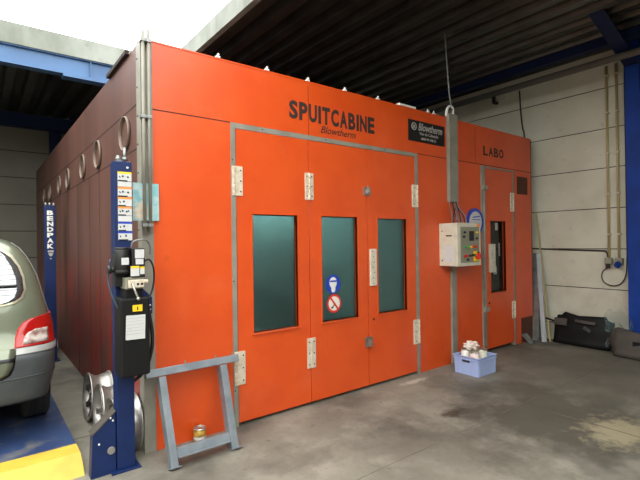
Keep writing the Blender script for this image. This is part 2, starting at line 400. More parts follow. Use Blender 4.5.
# grey corner profile, front face and side flange
bm = B(); bm_box(bm, -.004, .075, -.006, 0, 0, BH+.02); bm_box(bm, -.008, -.0025, -.006, .10, 0, BH+.01)
obj('corner_profile', bm, 'trim', booth, .001)
bm = B()
for k in range(14): bm_cyl(bm, (-.009, .07, .15+k*.21), (1,0,0), .007, .006, 8)
obj('rivet', bm, 'screw', booth)
# ring collars on the side
for i,(y,z,rr) in enumerate(((.43,2.40,.135),(1.435,2.40,.135),(2.21,2.39,.135),(3.23,2.378,.13),(3.98,2.378,.13),(5.02,2.36,.125),(5.775,2.375,.125))):
    bm = B(); bm_lathe(bm, [(rr-.008,-.001),(rr-.008,.022),(rr,.024),(rr+.002,.0),(rr-.008,-.001)], (-.002,y,z), (-1,0,0), 36)
    obj('ring_collar', bm, 'collar', booth)
# clips on the roof edge
for x in (.602,1.06,1.503,1.959,2.422,3.25,3.36):
    bm = B(); bm_box(bm, x-.018, x+.018, -.008, .02, BH+.013, BH+.026); bm_box(bm, x-.004, x+.01, 0, .012, BH+.026, BH+.05, rot=(0,.4,0))
    obj('edge_clip', bm, 'white', booth)
boxobj('roof_angle', -.03, -.001, .31, .95, BH-.004, BH+.026, 'joint', booth)
# door frame
bm = B()
bm_box(bm, .70, .742, -.008, T, 0, 2.507); bm_box(bm, 2.995, 3.04, -.008, T, 0, 2.507); bm_box(bm, .742, 2.995, -.008, T, 2.465, 2.507)
for z in (.3,1.2,2.2): bm_cyl(bm, (.712,-.009,z), (0,1,0), .006, .004, 8, 1)
for x in (1.0,1.7,2.5): bm_cyl(bm, (x,-.009,2.487), (0,1,0), .006, .004, 8, 1)
obj('door_frame', bm, ['trim','screw'], booth, .001)
def leaf(x0, x1, wx0, wx1, wz0, wz1, z0=.03, z1=2.462, thick=.05, rec=.042, seam=None, frontlip=True):
    bm = B(); y0, y1 = -.003, thick
    for (a,b_,c,d) in ((x0,wx0,z0,z1),(wx1,x1,z0,z1),(wx0,wx1,z0,wz0),(wx0,wx1,wz1,z1)): bm_box(bm, a, b_, y0, y1, c, d)
    bmesh.ops.remove_doubles(bm, verts=bm.verts[:], dist=1e-5)
    o = obj('door_leaf', bm, 'orange', booth)
    # moulding around the opening, standing a little proud
    bm = B(); t = .014
    for (a,b_,c,d) in ((wx0-t,wx0,wz0-t,wz1+t),(wx1,wx1+t,wz0-t,wz1+t),(wx0,wx1,wz1,wz1+t)): bm_box(bm, a, b_, y0-.006, y0+.03, c, d)
    bm_box(bm, wx0-t-.004, wx1+t+.004, y0-.016, y0+.03, wz0-t, wz0)
    obj('window_moulding', bm, 'orange', o)
    bm = B(); bm_box(bm, wx0, wx1, rec, rec+.005, wz0, wz1); obj('window_pane', bm, 'pane', o)
    bm = B(); 
    for (a,b_,c,d) in ((wx0,wx0+.008,wz0,wz1),(wx1-.008,wx1,wz0,wz1),(wx0,wx1,wz0,wz0+.008),(wx0,wx1,wz1-.008,wz1)): bm_box(bm, a, b_, rec-.008, rec, c, d)
    obj('pane_seal', bm, 'black', o)
    return o
L1 = leaf(.748, 1.486, .893, 1.355, .748, 1.757)
L2 = leaf(1.496, 2.228, 1.633, 2.092, .748, 1.757)
L3 = leaf(2.238, 2.988, 2.382, 2.83, .748, 1.752)
def hinge(x0, x1, z0, z1, knx, parent):
    bm = B(); bm_box(bm, x0, x1, -.014, -.004, z0, z1)
    n = 5; h = (z1-z0)/n
    for k in range(n): bm_cyl(bm, (knx, -.018, z0+h*(k+.5)), (0,0,1), .010, h*.86, 12)
    xs = [x0+.02, x1-.02] if x1-x0 > .085 else [(x0+x1)/2+ (.008 if knx < (x0+x1)/2 else -.008)]
    for x in xs:
        for z in (z0+.035,(z0+z1)/2,z1-.035): bm_cyl(bm, (x,-.015,z), (0,1,0), .007, .005, 8, 1)
    obj('hinge', bm, ['hinge','screw'], parent, .0015)
hinge(.705,.803,1.905,2.150,.722,L1); hinge(.708,.806,.342,.618,.722,L1)
hinge(1.445,1.540,1.905,2.155,1.4925,L2); hinge(1.447,1.542,.345,.622,1.4925,L2)
hinge(2.935,3.012,1.890,2.145,3.018,L3); hinge(2.930,3.012,.342,.617,3.018,L3)
# latches between second and third leaf
for z0,z1 in ((1.985,2.068),(.425,.53)):
    bm = B(); bm_box(bm, 2.18, 2.275, -.02, -.004, z0, z1); bm_box(bm, 2.20, 2.255, -.045, -.02, z0+.015, z1-.018)
    bm_cyl(bm, (2.228,-.05,(z0+z1)/2), (0,1,0), .014, .02, 12); bm_box(bm, 2.205,2.215,-.055,-.045,z0+.01,z1+.01)
    obj('latch', bm, 'alu', L3, .003)
def pull(x0, x1, z0, z1, parent, d=.045):
    bm = B(); bm_box(bm, x0, x1, -d, -.004, z0, z1); obj('handle', bm, 'cream', parent, .006)
    bm = B()
    for k in range(7): bm_cyl(bm, ((x0+x1)/2+random.uniform(-.02,.02), -d-.001, z0+(k+.5)*(z1-z0)/7), (0,1,0), .006, .002, 8)
    obj('handle_rivet', bm, 'screw', parent)
pull(2.255, 2.345, 1.05, 1.432, L3, .03)
bm = B(); bm_cyl(bm, (2.31,-.005,.70), (0,1,0), .012, .006, 12); obj('key_hole', bm, 'joint', L3)
# safety signs on the middle pane (blue mask sign over red no-smoking sign)
def block_text(word, W_, H_, origin, xdir, ydir, bold=.04, gap=.16, depth=.002):
    """heavy condensed capitals of even width"""
    ws = [.34 if c_ == 'I' else 1.0 for c_ in word]; unit = W_/(sum(ws)+gap*(len(word)-1)); x_ = 0; out = B()
    X_ = Vector(xdir).normalized()
    for c_, w_ in zip(word, ws):
        tb_ = text_bm(c_, w_*unit, H_, Vector(origin)+X_*x_, xdir, ydir, depth, bold=bold)
        tm_ = bpy.data.meshes.new('t'); tb_.to_mesh(tm_); out.from_mesh(tm_); tb_.free(); bpy.data.meshes.remove(tm_); x_ += (w_+gap)*unit
    return out
def disc_bm(cx, cz, rad, y, d=.002, seg=40):
    bm = B(); bm_cyl(bm, (cx,y,cz), (0,1,0), rad, d, seg, smooth=False); return bm
sy = .038
s = obj('mask_sign', disc_bm(1.803,1.097,.094,sy), 'signblue', L2, label='round blue sign with white masked head')
bm = B()
bm_sph(bm, (1.803,sy-.001,1.112), .052, 20, 0, (.9,.04,1.05)); bm_box(bm, 1.778,1.828,sy-.004,sy-.001,1.03,1.10)
bm_box(bm, 1.787,1.819,sy-.005,sy-.001,1.018,1.05); bm_box(bm, 1.762,1.844,sy-.0045,sy-.0025,1.118,1.135,1)
bm_box(bm, 1.785,1.821,sy-.0055,sy-.003,1.055,1.09)
for v in bm.verts: pass
obj('sign_figure', bm, ['white','signblue'], L2)
obj('no_smoking_sign', disc_bm(1.812,.908,.092,sy), 'redpaint', L2, label='round white sign with red ring and bar')
bm = disc_bm(1.812,.908,.070,sy-.001,.003); obj('sign_field', bm, 'white', L2)
bm = B(); bm_box(bm, 1.742,1.882,sy-.0045,sy-.002,.899,.917, rot=(0,.9,0)); obj('sign_bar', bm, 'redpaint', L2)
bm = B(); bm_box(bm, 1.775,1.835,sy-.004,sy-.002,.882,.893, rot=(0,-.7,0)); bm_box(bm, 1.772,1.80,sy-.004,sy-.002,.862,.876, rot=(0,-.2,0)); obj('sign_cigarette', bm, 'joint', L2)
# wear marks
# lettering
X, Z = (1,0,0), (0,0,1)
obj('lettering', block_text('SPUITCABINE', 1.075, .168, (1.286,-.0015,2.636), X, Z), 'dark', booth)
obj('lettering', text_bm('Blowtherm', .45, .068, (1.645,-.0015,2.552), X, Z, .002, shear=.35, bold=.006), 'dark', booth)
obj('lettering', block_text('LABO', .50, .125, (4.385,-.0015,2.637), X, Z, bold=.03, gap=.2), 'dark', booth)
# LABO door
bm = B(); bm_box(bm, 4.312,4.392,-.02,T,0,2.49); bm_box(bm, 4.392,5.16,-.004,T,2.468,2.49); bm_box(bm, 5.112,5.16,.0,T,0,2.468); bm_box(bm, 5.114,5.130,-.004,-.0001,.05,2.468)
obj('labo_door_frame', bm, 'trim', booth, .001)
bm = B(); bm_tube(bm, [(4.34,-.032,0.01),(4.34,-.032,2.49)], .014, 10)
for z in (2.17,.56): bm_box(bm, 4.31,4.40,-.055,-.018,z,z+.06)
obj('conduit', bm, 'trim', booth)
LD = leaf(4.398, 5.108, 4.515, 4.90, .79, 1.765, z0=.05, rec=.045)
bm = B(); bm_box(bm, 4.72,4.78,.040,.044,1.64,1.74); bm_box(bm, 4.80,4.83,.040,.044,1.28,1.46); bm_box(bm, 4.66,4.74,.040,.044,1.03,1.14); obj('pane_sticker', bm, 'greyprint', LD)
hinge(5.035,5.135,1.905,2.17,5.11,LD); hinge(5.045,5.14,.39,.63,5.11,LD)
pull(4.465,4.585,1.07,1.45,LD,.04)
bm = B(); bm_cyl(bm, (4.47,-.006,.66), (0,1,0), .014, .006, 10); obj('key_hole', bm, 'joint', LD)
# vents
for (a,b_,c,d) in ((5.235,5.53,2.165,2.42),(5.30,5.62,.012,.36)):
    bm = B(); bm_box(bm, a, b_, -.006, 0, c, d)
    n = 9
    for k in range(n): bm_box(bm, a+.01, b_-.01, -.012, -.005, c+.012+k*(d-c-.02)/n, c+.012+(k+.45)*(d-c-.02)/n)
    obj('vent', bm, 'brownvent', booth)
# trunking with cables down to the control box
boxobj('cable_trunking', 3.585, 3.755, -.05, -.0005, 1.98, BH+.055, 'trim', booth, .004)
boxobj('cable_trunking', 3.625, 3.72, -.03, -.0005, 0.0, 1.203, 'trim', booth, .003)
bm = B(); bm_tube(bm, smooth_path([(3.57,-.02,3.02),(3.585,-.02,3.10),(3.64,-.02,3.15),(3.70,-.02,3.13),(3.70,-.02,3.05)]), .016, 8); obj('trunking_bend', bm, 'white', booth)
bm = B()
for k in range(9):
    x = 3.60+k*.017
    bm_tube(bm, smooth_path([(x,-.03,2.02),(x+random.uniform(-.05,.05),-.05-random.random()*.03,1.92),(3.50+k*.035,-.10-random.random()*.05,1.80),(3.50+k*.036,-.13,1.70)],5), .006, 6, k%2)
obj('cable_bundle', bm, ['greycable','cable'], booth)
# white duct piece on the roof
tag(boxobj('polystyrene_block', 2.78,3.06,.02,.20,BH+.0135,BH+.05,'white',None,.005), 'flat white block lying on top edge of the orange booth', 'block')

# hanging cable
bm = B(); bm_tube(bm, smooth_path([(3.62,.02,ZD),(3.625,.0,3.7),(3.65,-.01,3.3),(3.69,-.02,3.10)],6), .009, 8)
tag(obj('hanging_cable', bm, 'greycable'), 'thin grey cable hanging from the dark roof to the booth trunking', 'cable')
# steel pipes at the corner
for x,z1,l in ((.001,3.05,'left one of two thin steel pipes clamped up the booth corner'),(.040,3.065,'right one of two thin steel pipes clamped up the booth corner')):
    t = thing('corner_pipe', l, 'pipe', (x,-.035,1.6), 'steel pipes on the booth corner')
    bm = B(); bm_tube(bm, [(x,-.045,1.60),(x,-.045,z1)], .0115, 12); obj('pipe', bm, 'trim', t)
    bm = B()
    for z in (1.64,2.42,2.97): bm_box(bm, x-.018, x+.018, -.060, -.006, z, z+.022)
    obj('pipe_clamp', bm, 'galv' , t, .002)
# faded print
t = thing('faded_print', 'faded turquoise and white picture print tucked behind pipes at booth corner', 'picture', (.02,-.02,1.68))
bm = B(); bm_box(bm, -.075,.108,-.024,-.020,1.685,1.955); obj('sheet', bm, 'photo', t)
bm = B(); poly=[(-.06,1.70),(0.0,1.695),(.03,1.74),(.02,1.80),(-.01,1.83),(-.04,1.80),(-.07,1.76)]
bm_prism(bm, poly, lambda a,c:(a,-.0255,c), lambda a,c:(a,-.024,c)); obj('pale_patch', bm, 'hinge', t)

# sign plate
t = thing('name_plate', 'black rectangular sign plate with grey lettering high on the orange booth front', 'sign', (3.22,0,2.64))
boxobj('plate', 2.893,3.546,-.008,-.001,2.645,2.884,'plate',t)
obj('lettering', text_bm('Blowtherm', .44, .088, (3.06,-.009,2.775), X, Z, .002, shear=.3, bold=.012), 'greyprint', t)
obj('lettering', text_bm('Van de Calseyde', .34, .046, (3.08,-.009,2.715), X, Z, .002, bold=.01), 'greyprint', t)
obj('lettering', text_bm('0800 99 4 02 12', .27, .028, (3.11,-.009,2.672), X, Z, .002, bold=.008), 'greyprint', t)
bm = B(); bm_lathe(bm, [(.034,0),(.034,.003),(.044,.003),(.044,0)], (2.985,-.008,2.812), (0,-1,0), 24)
bm_box(bm, 2.967,2.978,-.0105,-.008,2.79,2.83); bm_box(bm, 2.975,3.0,-.0105,-.008,2.806,2.815); bm_box(bm, 2.993,3.002,-.0105,-.008,2.79,2.83)
obj('emblem', bm, 'greyprint', t)

# control cabinet
cc = thing('control_cabinet', 'cream wall-mounted control cabinet with coloured buttons and red yellow switch', 'control box', (3.66,-.13,1.2))
boxobj('cabinet_body', 3.42,3.885,-.235,-.001,1.205,1.71,'cream',cc,.006)
boxobj('cabinet_front', 3.417,3.888,-.258,-.236,1.203,1.712,'cream',cc,.005)
boxobj('button_panel', 3.475,3.85,-.262,-.257,1.245,1.665,'panelgrey',cc,.002)
boxobj('display', 3.645,3.735,-.267,-.2615,1.50,1.615,'black',cc)
def rotdial(x,z,r_,m_,name='push_button',d=.02):
    bm = B(); bm_cyl(bm,(x,-.262-d/2,z),(0,1,0),r_,d,16); obj(name,bm,m_,cc)
for x,z,m_ in ((3.545,1.43,'greenpr'),(3.62,1.425,'greenpr'),(3.665,1.425,'yelpr'),(3.72,1.43,'redpaint'),(3.775,1.43,'redpaint'),(3.81,1.36,'black'),
               (3.545,1.32,'redpaint'),(3.585,1.325,'redpaint'),(3.65,1.325,'black'),(3.705,1.33,'black'),(3.75,1.33,'greenpr'),(3.79,1.33,'black'),(3.60,1.28,'black'),(3.53,1.55,'black'),(3.545,1.60,'black'),(3.79,1.60,'yelpr'),(3.79,1.53,'black')):
    rotdial(x,z,.012 if z > 1.5 else .014,m_)
boxobj('switch_plate',3.725,3.845,-.268,-.2615,1.255,1.375,'yelpr',cc,.003)
bm = B(); bm_cyl(bm,(3.79,-.285,1.315),(0,1,0),.036,.035,20); bm_box(bm,3.777,3.803,-.312,-.29,1.285,1.345); obj('main_switch',bm,'redpaint',cc,.002)
bm = B(); bm_box(bm,3.4175,3.4195,-.20,-.075,1.25,1.45); obj('paper_notice',bm,'paper',cc)
bm = B(); bm_box(bm,3.4175,3.4195,-.18,-.10,1.555,1.57); obj('maker_mark',bm,'dark',cc)
bm = B()
for z in (1.62,1.27): bm_cyl(bm,(3.419,-.045,z),(1,0,0),.008,.004,10)
obj('cabinet_screw',bm,'screw',cc)
boxobj('corner_sticker',3.80,3.872,-.2605,-.2575,1.665,1.70,'orangepr',cc)
# round sign behind the box
t = thing('round_sign', 'round white sign with blue rim, half hidden behind the cream control cabinet', 'sign', (4.15,-.01,1.74))
bm = B(); bm_cyl(bm,(4.15,-.012,1.742),(0,1,0),.178,.02,48,smooth=False); obj('sign_rim',bm,'signblue',t)
bm = B(); bm_cyl(bm,(4.15,-.024,1.742),(0,1,0),.135,.006,48,smooth=False); obj('sign_face',bm,'paper',t)
bm = B(); bm_box(bm,4.08,4.24,-.029,-.0265,1.80,1.815,rot=(0,-.1,0)); bm_box(bm,4.07,4.25,-.029,-.0265,1.765,1.775); bm_box(bm,4.10,4.22,-.029,-.0265,1.72,1.73); obj('sign_text',bm,'signblue',t)

# ------------------------------------------------------------------ things on the right wall
def pipe(y, z0, label):
    t = thing('conduit_pipe', label, 'pipe', (XW-.02,y,z0), 'yellowed pipes on the right wall')
    bm = B(); bm_tube(bm, [(XW-.022,y,z0),(XW-.022,y,3.84)], .016, 10); obj('pipe', bm, 'pipe', t)
    bm = B()
    for z in (1.55,2.1,2.65,3.2,3.7): bm_box(bm, XW-.042, XW-.0005, y-.028, y+.028, z, z+.018)
    obj('pipe_clip', bm, 'hinge', t)
pipe(-.968,1.24,'left yellowed vertical conduit pipe running up the right wall')
pipe(-1.085,1.24,'right yellowed vertical conduit pipe, the one nearer the blue column')
t = thing('socket_box','grey junction box with dark face under the left yellowed pipe','socket',(XW-.04,-.968,1.13))
boxobj('box_body',XW-.075,XW-.001,-1.01,-.925,1.145,1.24,'panelgrey',t,.008); boxobj('box_cover',XW-.085,XW-.0755,-1.0,-.94,1.10,1.165,'joint',t,.004)
t = thing('socket_box','grey junction box with blue socket under the right yellowed pipe','socket',(XW-.04,-1.095,1.13))
boxobj('box_body',XW-.075,XW-.001,-1.135,-1.045,1.15,1.24,'panelgrey',t,.008)
bm = B(); bm_cyl(bm,(XW-.09,-1.09,1.155),(1,0,.5),.038,.05,20); obj('socket_face',bm,'steelblue',t)
bm = B(); pts=[(XW-.05,-.975,1.12)]
for k in range(1,14):
    a = PI*.5+ k*2*PI/16; pts.append((XW-.03,-1.02-.13*math.cos(a+PI*0)*-1*0+ -(-.0)-.0 + .15*math.cos(a)*1.0,1.01+.13*math.sin(a)))
pts=[(XW-.05,-.975,1.11),(XW-.03,-.90,1.07),(XW-.03,-.875,.98),(XW-.03,-.91,.90),(XW-.03,-1.0,.865),(XW-.03,-1.09,.89),(XW-.03,-1.15,.98),(XW-.03,-1.175,1.15),(XW-.03,-1.18,1.6),(XW-.03,-1.18,3.8)]
bm_tube(bm, smooth_path(pts,6), .007, 8); tag(obj('looped_cable',bm,'cable'),'thin dark cable hanging in a loop below the wall sockets','cable')
bm = B(); bm_tube(bm, smooth_path([(XW-.02,.30,1.372),(XW-.02,-.3,1.35),(XW-.02,-.85,1.335),(XW-.02,-.93,1.325),(XW-.03,-.955,1.25)],6), .010, 8)
tag(obj('wall_cable',bm,'cable'),'dark cable running level along the right wall from booth to sockets','cable')
bm = B(); bm_tube(bm, smooth_path([(XW-.02,.25,3.85),(XW-.02,.235,3.5),(XW-.02,.21,3.25),(XW-.02,.18,3.0),(XW-.02,.17,1.5)],6), .011, 8)
tag(obj('drop_cable',bm,'cable'),'dark cable dropping down the upper right wall beside the booth','cable')
bm = B(); bm_box(bm,XW-.12,XW-.001,.62,.66,3.73,3.77); bm_box(bm,XW-.12,XW-.08,.62,.66,3.77,3.85); tag(obj('wall_bracket',bm,'joint'),'small dark bracket high on the right wall above LABO','bracket')

# leaning profiles
def lean(name, label, base, top, w_, d_, m_, hollow=True):
    base = Vector(base); top = Vector(top); ax = (top-base); Ln = ax.length; q = ax.to_track_quat('Z','Y')
    bm = B(); t_ = .004
    if hollow:   # C-profile
        bm_box(bm,-w_/2,w_/2,-d_/2,-d_/2+t_,0,Ln); bm_box(bm,-w_/2,-w_/2+t_,-d_/2+t_,d_/2,0,Ln); bm_box(bm,w_/2-t_,w_/2,-d_/2+t_,d_/2,0,Ln)
    else: bm_box(bm,-w_/2,w_/2,-d_/2,d_/2,0,Ln)
    o = obj(name,bm,m_); 
    o.rotation_mode='QUATERNION'; o.rotation_quaternion = q; o.location = base
    return tag(o,label,'metal bar','bars leaning in the corner')
def leanY(name,label,yb,yt,zt,xb,xt,w_,d_,m_):
    """profile whose broad face looks towards -x"""
    bm = B(); t_=.005
    Ln = math.sqrt((yt-yb)**2+zt**2+(xt-xb)**2)
    bm_box(bm,0,t_,-w_/2,w_/2,0,Ln); bm_box(bm,t_,d_,-w_/2,-w_/2+t_,0,Ln); bm_box(bm,t_,d_,w_/2-t_,w_/2,0,Ln)
    o = obj(name,bm,m_); az=(Vector((xt,yt,zt))-Vector((xb,yb,0))).normalized()
    yy=Vector((0,1,0)); xx=yy.cross(az).normalized(); yy=az.cross(xx)
    mm=Matrix((xx,yy,az)).transposed().to_4x4(); mm.translation=Vector((xb,yb,.002)); o.matrix_world=mm
    return tag(o,label,'metal bar','bars leaning in the corner')
leanY('steel_profile','perforated dull steel profile leaning in the corner nearest the booth',-.055,.01,1.29,5.60,5.79,.095,.03,'galv')
leanY('steel_profile','light grey metal profile leaning beside the wall, the wider tilted one',-.19,-.035,1.285,5.58,5.77,.06,.03,'lightbar')
leanY('wooden_lath','long thin yellowed lath leaning on the wall behind grey profiles',-.24,.02,1.93,5.66,5.825,.022,.012,'pipe')
# broken piece on the floor
bm = B(); bm_prism(bm,[(-.16,0),(-.155,0),(-.02,.125),(-.06,.125)],lambda a,c:(5.30,a+.03,c),lambda a,c:(5.42,a+.03,c)); bm_box(bm,5.30,5.42,-.13,-.02,.001,.006)
o = tag(obj('bracket_offcut',bm,'galv'),'short grey angle offcut on the floor in front of leaning bars','metal offcut')

# black moulded bumper cover
def curved_panel(name, outline, x_at, thick, m_, label, cat, bulge):
    """outline in (y, z); x follows a gentle curve so the panel has depth"""
    bm = B()
    ys=[p[0] for p in outline]; y0,y1=min(ys),max(ys); zs=[p[1] for p in outline]; z0,z1=min(zs),max(zs)
    me=bpy.data.meshes.new('t'); t2=B(); vs=[t2.verts.new((0,a,b_)) for a,b_ in outline]; t2.faces.new(vs)
    for ax,n in ((1,14),(2,7)):
        for k in range(1,n):
            co=[0,0,0]; co[ax]=(y0+(y1-y0)*k/n) if ax==1 else (z0+(z1-z0)*k/n); no=[0,0,0]; no[ax]=1
            bmesh.ops.bisect_plane(t2,geom=t2.verts[:]+t2.edges[:]+t2.faces[:],plane_co=co,plane_no=no)
    for v in t2.verts:
        a=(v.co.y-y0)/(y1-y0)*2-1; b_=(v.co.z-z0)/(z1-z0)
        v.co.x = x_at - bulge*(1-a*a) + .22*bulge*math.sin(b_*9) + (b_)*.10*1.0
    g=bmesh.ops.extrude_face_region(t2,geom=t2.faces[:])
    for e in g['geom']:
        if isinstance(e,bmesh.types.BMVert): e.co.x += thick
    for fc in t2.faces: fc.smooth=True
    o = obj(name,t2,m_); return o
outl=[(q-.045,z_) for q,z_ in [(-.235,.012),(-.25,.28),(-.27,.40),(-.33,.405),(-.38,.455),(-.56,.42),(-.90,.44),(-.93,.39),(-1.0,.37),(-1.0,.30),(-1.05,.28),(-1.0,.25),(-.985,.012),(-.6,.02)]]
t = thing('bumper_cover','black moulded car bumper cover standing against the right wall','bumper',(5.65,-.6,0))
o = curved_panel('cover_shell',outl,5.66,.03,'rubberblack','','',.05); o.parent=t; o.matrix_parent_inverse=WM(t).inverted()
bm = B(); bm_box(bm,5.62,5.66,-.86,-.60,.335,.375,rot=(.05,.2,0)); bm_box(bm,5.60,5.63,-.50,-.33,.28,.38,rot=(0,.2,0)); bm_box(bm,5.62,5.65,-.80,-.70,.24,.28,rot=(.5,.2,0)); obj('cover_rib',bm,'mat',t,.004)
bm = B(); bm_tube(bm,smooth_path([(5.69,-.31,.31),(5.69,-.24,.325),(5.69,-.17,.34)]),.014,8); obj('cover_arm',bm,'rubberblack',t)
outl=[(-1.13,.012),(-1.08,.15),(-1.07,.33),(-1.15,.36),(-1.5,.30),(-2.0,.29),(-2.25,.30),(-2.3,.012)]
t = thing('undertray_panel','dusty grey car undertray panel leaning beside black bumper cover','car panel',(5.45,-1.6,0))
o = curved_panel('tray_shell',outl,5.46,.025,'mat','','',.04); o.parent=t; o.matrix_parent_inverse=WM(t).inverted()
boxobj('tray_pad',5.47,5.50,-1.6,-1.33,.05,.22,'rubberblack',t,.004)
# polythene bag: crumpled sheet
bm = B(); n=14
for i in range(n+1):
    for j in range(n+1):
        a=i/n; b_=j/n
        bm.verts.new((5.60+.10*math.sin(a*11+b_*7)*.5+.05*math.cos(b_*17+a*5), -1.0-.32*a+.02*math.sin(b_*9), .02+ b_*(.55-.10*abs(a-.3)) + .03*math.sin(a*16)))
bm.verts.ensure_lookup_table()
for i in range(n):
    for j in range(n): fc=bm.faces.new([bm.verts[k] for k in (i*(n+1)+j,(i+1)*(n+1)+j,(i+1)*(n+1)+j+1,i*(n+1)+j+1)]); fc.smooth=True
tag(obj('plastic_bag',bm,'poly'),'crumpled clear polythene bag between blue column and car panels','bag')

# ------------------------------------------------------------------ crate with paint tins
cr = thing('plastic_crate','pale blue plastic crate full of used paint tins on the floor','crate',(3.53,-.38,0))
cx0,cx1,cy0,cy1,ch=3.372,3.705,-.53,-.235,.205
bm = B(); t_=.006
def frus(bm,x0,x1,y0,y1,z0,z1,fl,mi=0):
    """open tapered shell"""
    a=[(x0,y0,z0),(x1,y0,z0),(x1,y1,z0),(x0,y1,z0)]; b_=[(x0-fl,y0-fl,z1),(x1+fl,y0-fl,z1),(x1+fl,y1+fl,z1),(x0-fl,y1+fl,z1)]
    va=[bm.verts.new(p) for p in a]; vb=[bm.verts.new(p) for p in b_]
    for i in range(4): bm.faces.new((va[i],va[(i+1)%4],vb[(i+1)%4],vb[i])).material_index=mi
    return va,vb
va,vb=frus(bm,cx0,cx1,cy0,cy1,0.001,ch,.010); bm.faces.new(va)
wa,wb=frus(bm,cx0+t_,cx1-t_,cy0+t_,cy1-t_,.008,ch,.010); bm.faces.new(wa)
for i in range(4): bm.faces.new((vb[i],vb[(i+1)%4],wb[(i+1)%4],wb[i]))
obj('crate_body',bm,'crate',cr)
def rim(z,h_,e,name):
    bm=B(); o_=.010
    X0,X1,Y0,Y1=cx0-o_-e,cx1+o_+e,cy0-o_-e,cy1+o_+e
    bm_box(bm,X0,X1,Y0,cy0-o_,z,z+h_); bm_box(bm,X0,X1,cy1+o_,Y1,z,z+h_); bm_box(bm,X0,cx0-o_,cy0-o_,cy1+o_,z,z+h_); bm_box(bm,cx1+o_,X1,cy0-o_,cy1+o_,z,z+h_)
    obj(name,bm,'crate',cr,.002)
rim(ch-.004,.008,.012,'crate_rim'); rim(ch-.035,.006,.008,'crate_rim')
bm=B()
for x in (cx0+.004,cx1-.012): 
    for y in (cy0-.012,): bm_box(bm,x,x+.008,y,y+.008,.01,ch-.035)
bm_box(bm,cx0-.013,cx0-.005,cy0+.06,cy0+.068,.01,ch-.035); bm_box(bm,cx0-.013,cx0-.005,cy1-.068,cy1-.06,.01,ch-.035)
obj('crate_rib',bm,'crate',cr)
bm=B(); bm_box(bm,cx0-.0145,cx0-.004,-.43,-.335,ch-.062,ch-.037); obj('hand_hole',bm,'crateD',cr,.003)
def tin(x,y,r_,h_,z0,m_,label,cat='tin',tilt=(0,0,0),lid='tin',name='paint_tin',band=None,group='tins in the crate'):
    t = thing(name,label,cat,(x,y,z0),group); t.rotation_euler=tilt
    bm=B(); bm_lathe(bm,[(0,0),(r_,0),(r_,h_),(r_-.003,h_),(r_-.003,.004),(0,.004)],(0,0,0),(0,0,1),28); obj('tin_body',bm,m_,t,world=False)
    bm=B(); bm_lathe(bm,[(r_+.002,h_-.006),(r_+.002,h_+.003),(r_-.006,h_+.003),(r_-.008,h_-.004),(0,h_-.004)],(0,0,0),(0,0,1),28); obj('tin_lid',bm,lid,t,world=False)
    if band:
        bm=B(); bm_lathe(bm,[(r_+.0008,h_*band[1]),(r_+.0008,h_*band[2])],(0,0,0),(0,0,1),28); obj('tin_label',bm,band[0],t,world=False)
    return t
tin(3.442,-.445,.049,.19,.075,'pinkish','pale tin with purple band, tilted, front left in crate',tilt=(.06,-.12,0),band=('purple',.25,.5))
tin(3.558,-.460,.055,.20,.07,'cream','cream tin standing in the front middle of the crate')
tin(3.648,-.395,.046,.18,.07,'paper','pale blue-grey tin at the right end of the crate',band=('paper',.2,.8))
tin(3.47,-.31,.05,.19,.07,'white','white tub standing at the back left of the crate',name='plastic_tub',cat='tub')
tin(3.60,-.31,.055,.20,.07,'white','white tub standing at the back right of the crate',name='plastic_tub',cat='tub')
# crumpled rag on top
bm=B(); bmesh.ops.create_icosphere(bm,subdivisions=4,radius=1)
for v in bm.verts:
    p=v.co.copy(); k=1+.22*math.sin(p.x*7+p.y*5)+.18*math.sin(p.z*9+p.x*4)+.12*math.sin(p.y*15)
    v.co=Vector((3.50+p.x*.085*k,-.36+p.y*.06*k,.305+p.z*.042*k))
for fc in bm.faces: fc.smooth=True
tag(obj('crumpled_rag',bm,mat('stained_rag',(226,216,206),.9,c2=(196,160,140),scale=18,lo=.5,hi=.7)),'crumpled stained white rag on top of the tins in the crate','rag')

# ------------------------------------------------------------------ steel stand leaning on the booth
st = thing('steel_stand','grey primed steel stand frame leaning against the booth front','steel frame',(.33,-.3,0))
lean_a = math.atan2(.22,.60)
def stand_box(x0,x1,y0,y1,z0,z1,name,slant=0,m_='frame',bev=.003):
    bm=B(); bm_box(bm,x0,x1,y0,y1,z0,z1)
    if slant:
        for v in bm.verts:
            if v.co.z > (z0+z1)/2: v.co.x += slant
    R_=Matrix.Rotation(-lean_a,3,'X')
    for v in bm.verts: v.co = R_ @ v.co + Vector((0,-.335,.008))
    return obj(name,bm,m_,st,bev)
stand_box(-.035,.675,-.035,.0,.603,.658,'top_rail'); stand_box(-.035,.675,.0,.06,.650,.657,'top_rail')
stand_box(.06,.11,-.035,.045,.0,.598,'leg',-.012); stand_box(.50,.555,-.035,.045,.0,.598,'leg',.012)
stand_box(.11,.50,-.03,.035,.05,.115,'bottom_rail'); stand_box(.11,.50,-.065,-.03,.05,.057,'bottom_rail')
for x in (.02,.26,.50,.64):
    stand_box(x,x+.008,.01,.018,.663,.685,'bolt',0,'galv',0)
stand_box(.045,.125,-.045,.055,-.006,.0,'foot_plate'); stand_box(.495,.585,-.045,.055,-.006,.0,'foot_plate')
# small paint can on the floor
t = tin(.372,-.085,.045,.115,.003,'tinyel','small tin with yellow and black label on floor behind the steel stand',name='label_tin',group=None,band=('paper',.30,.5))

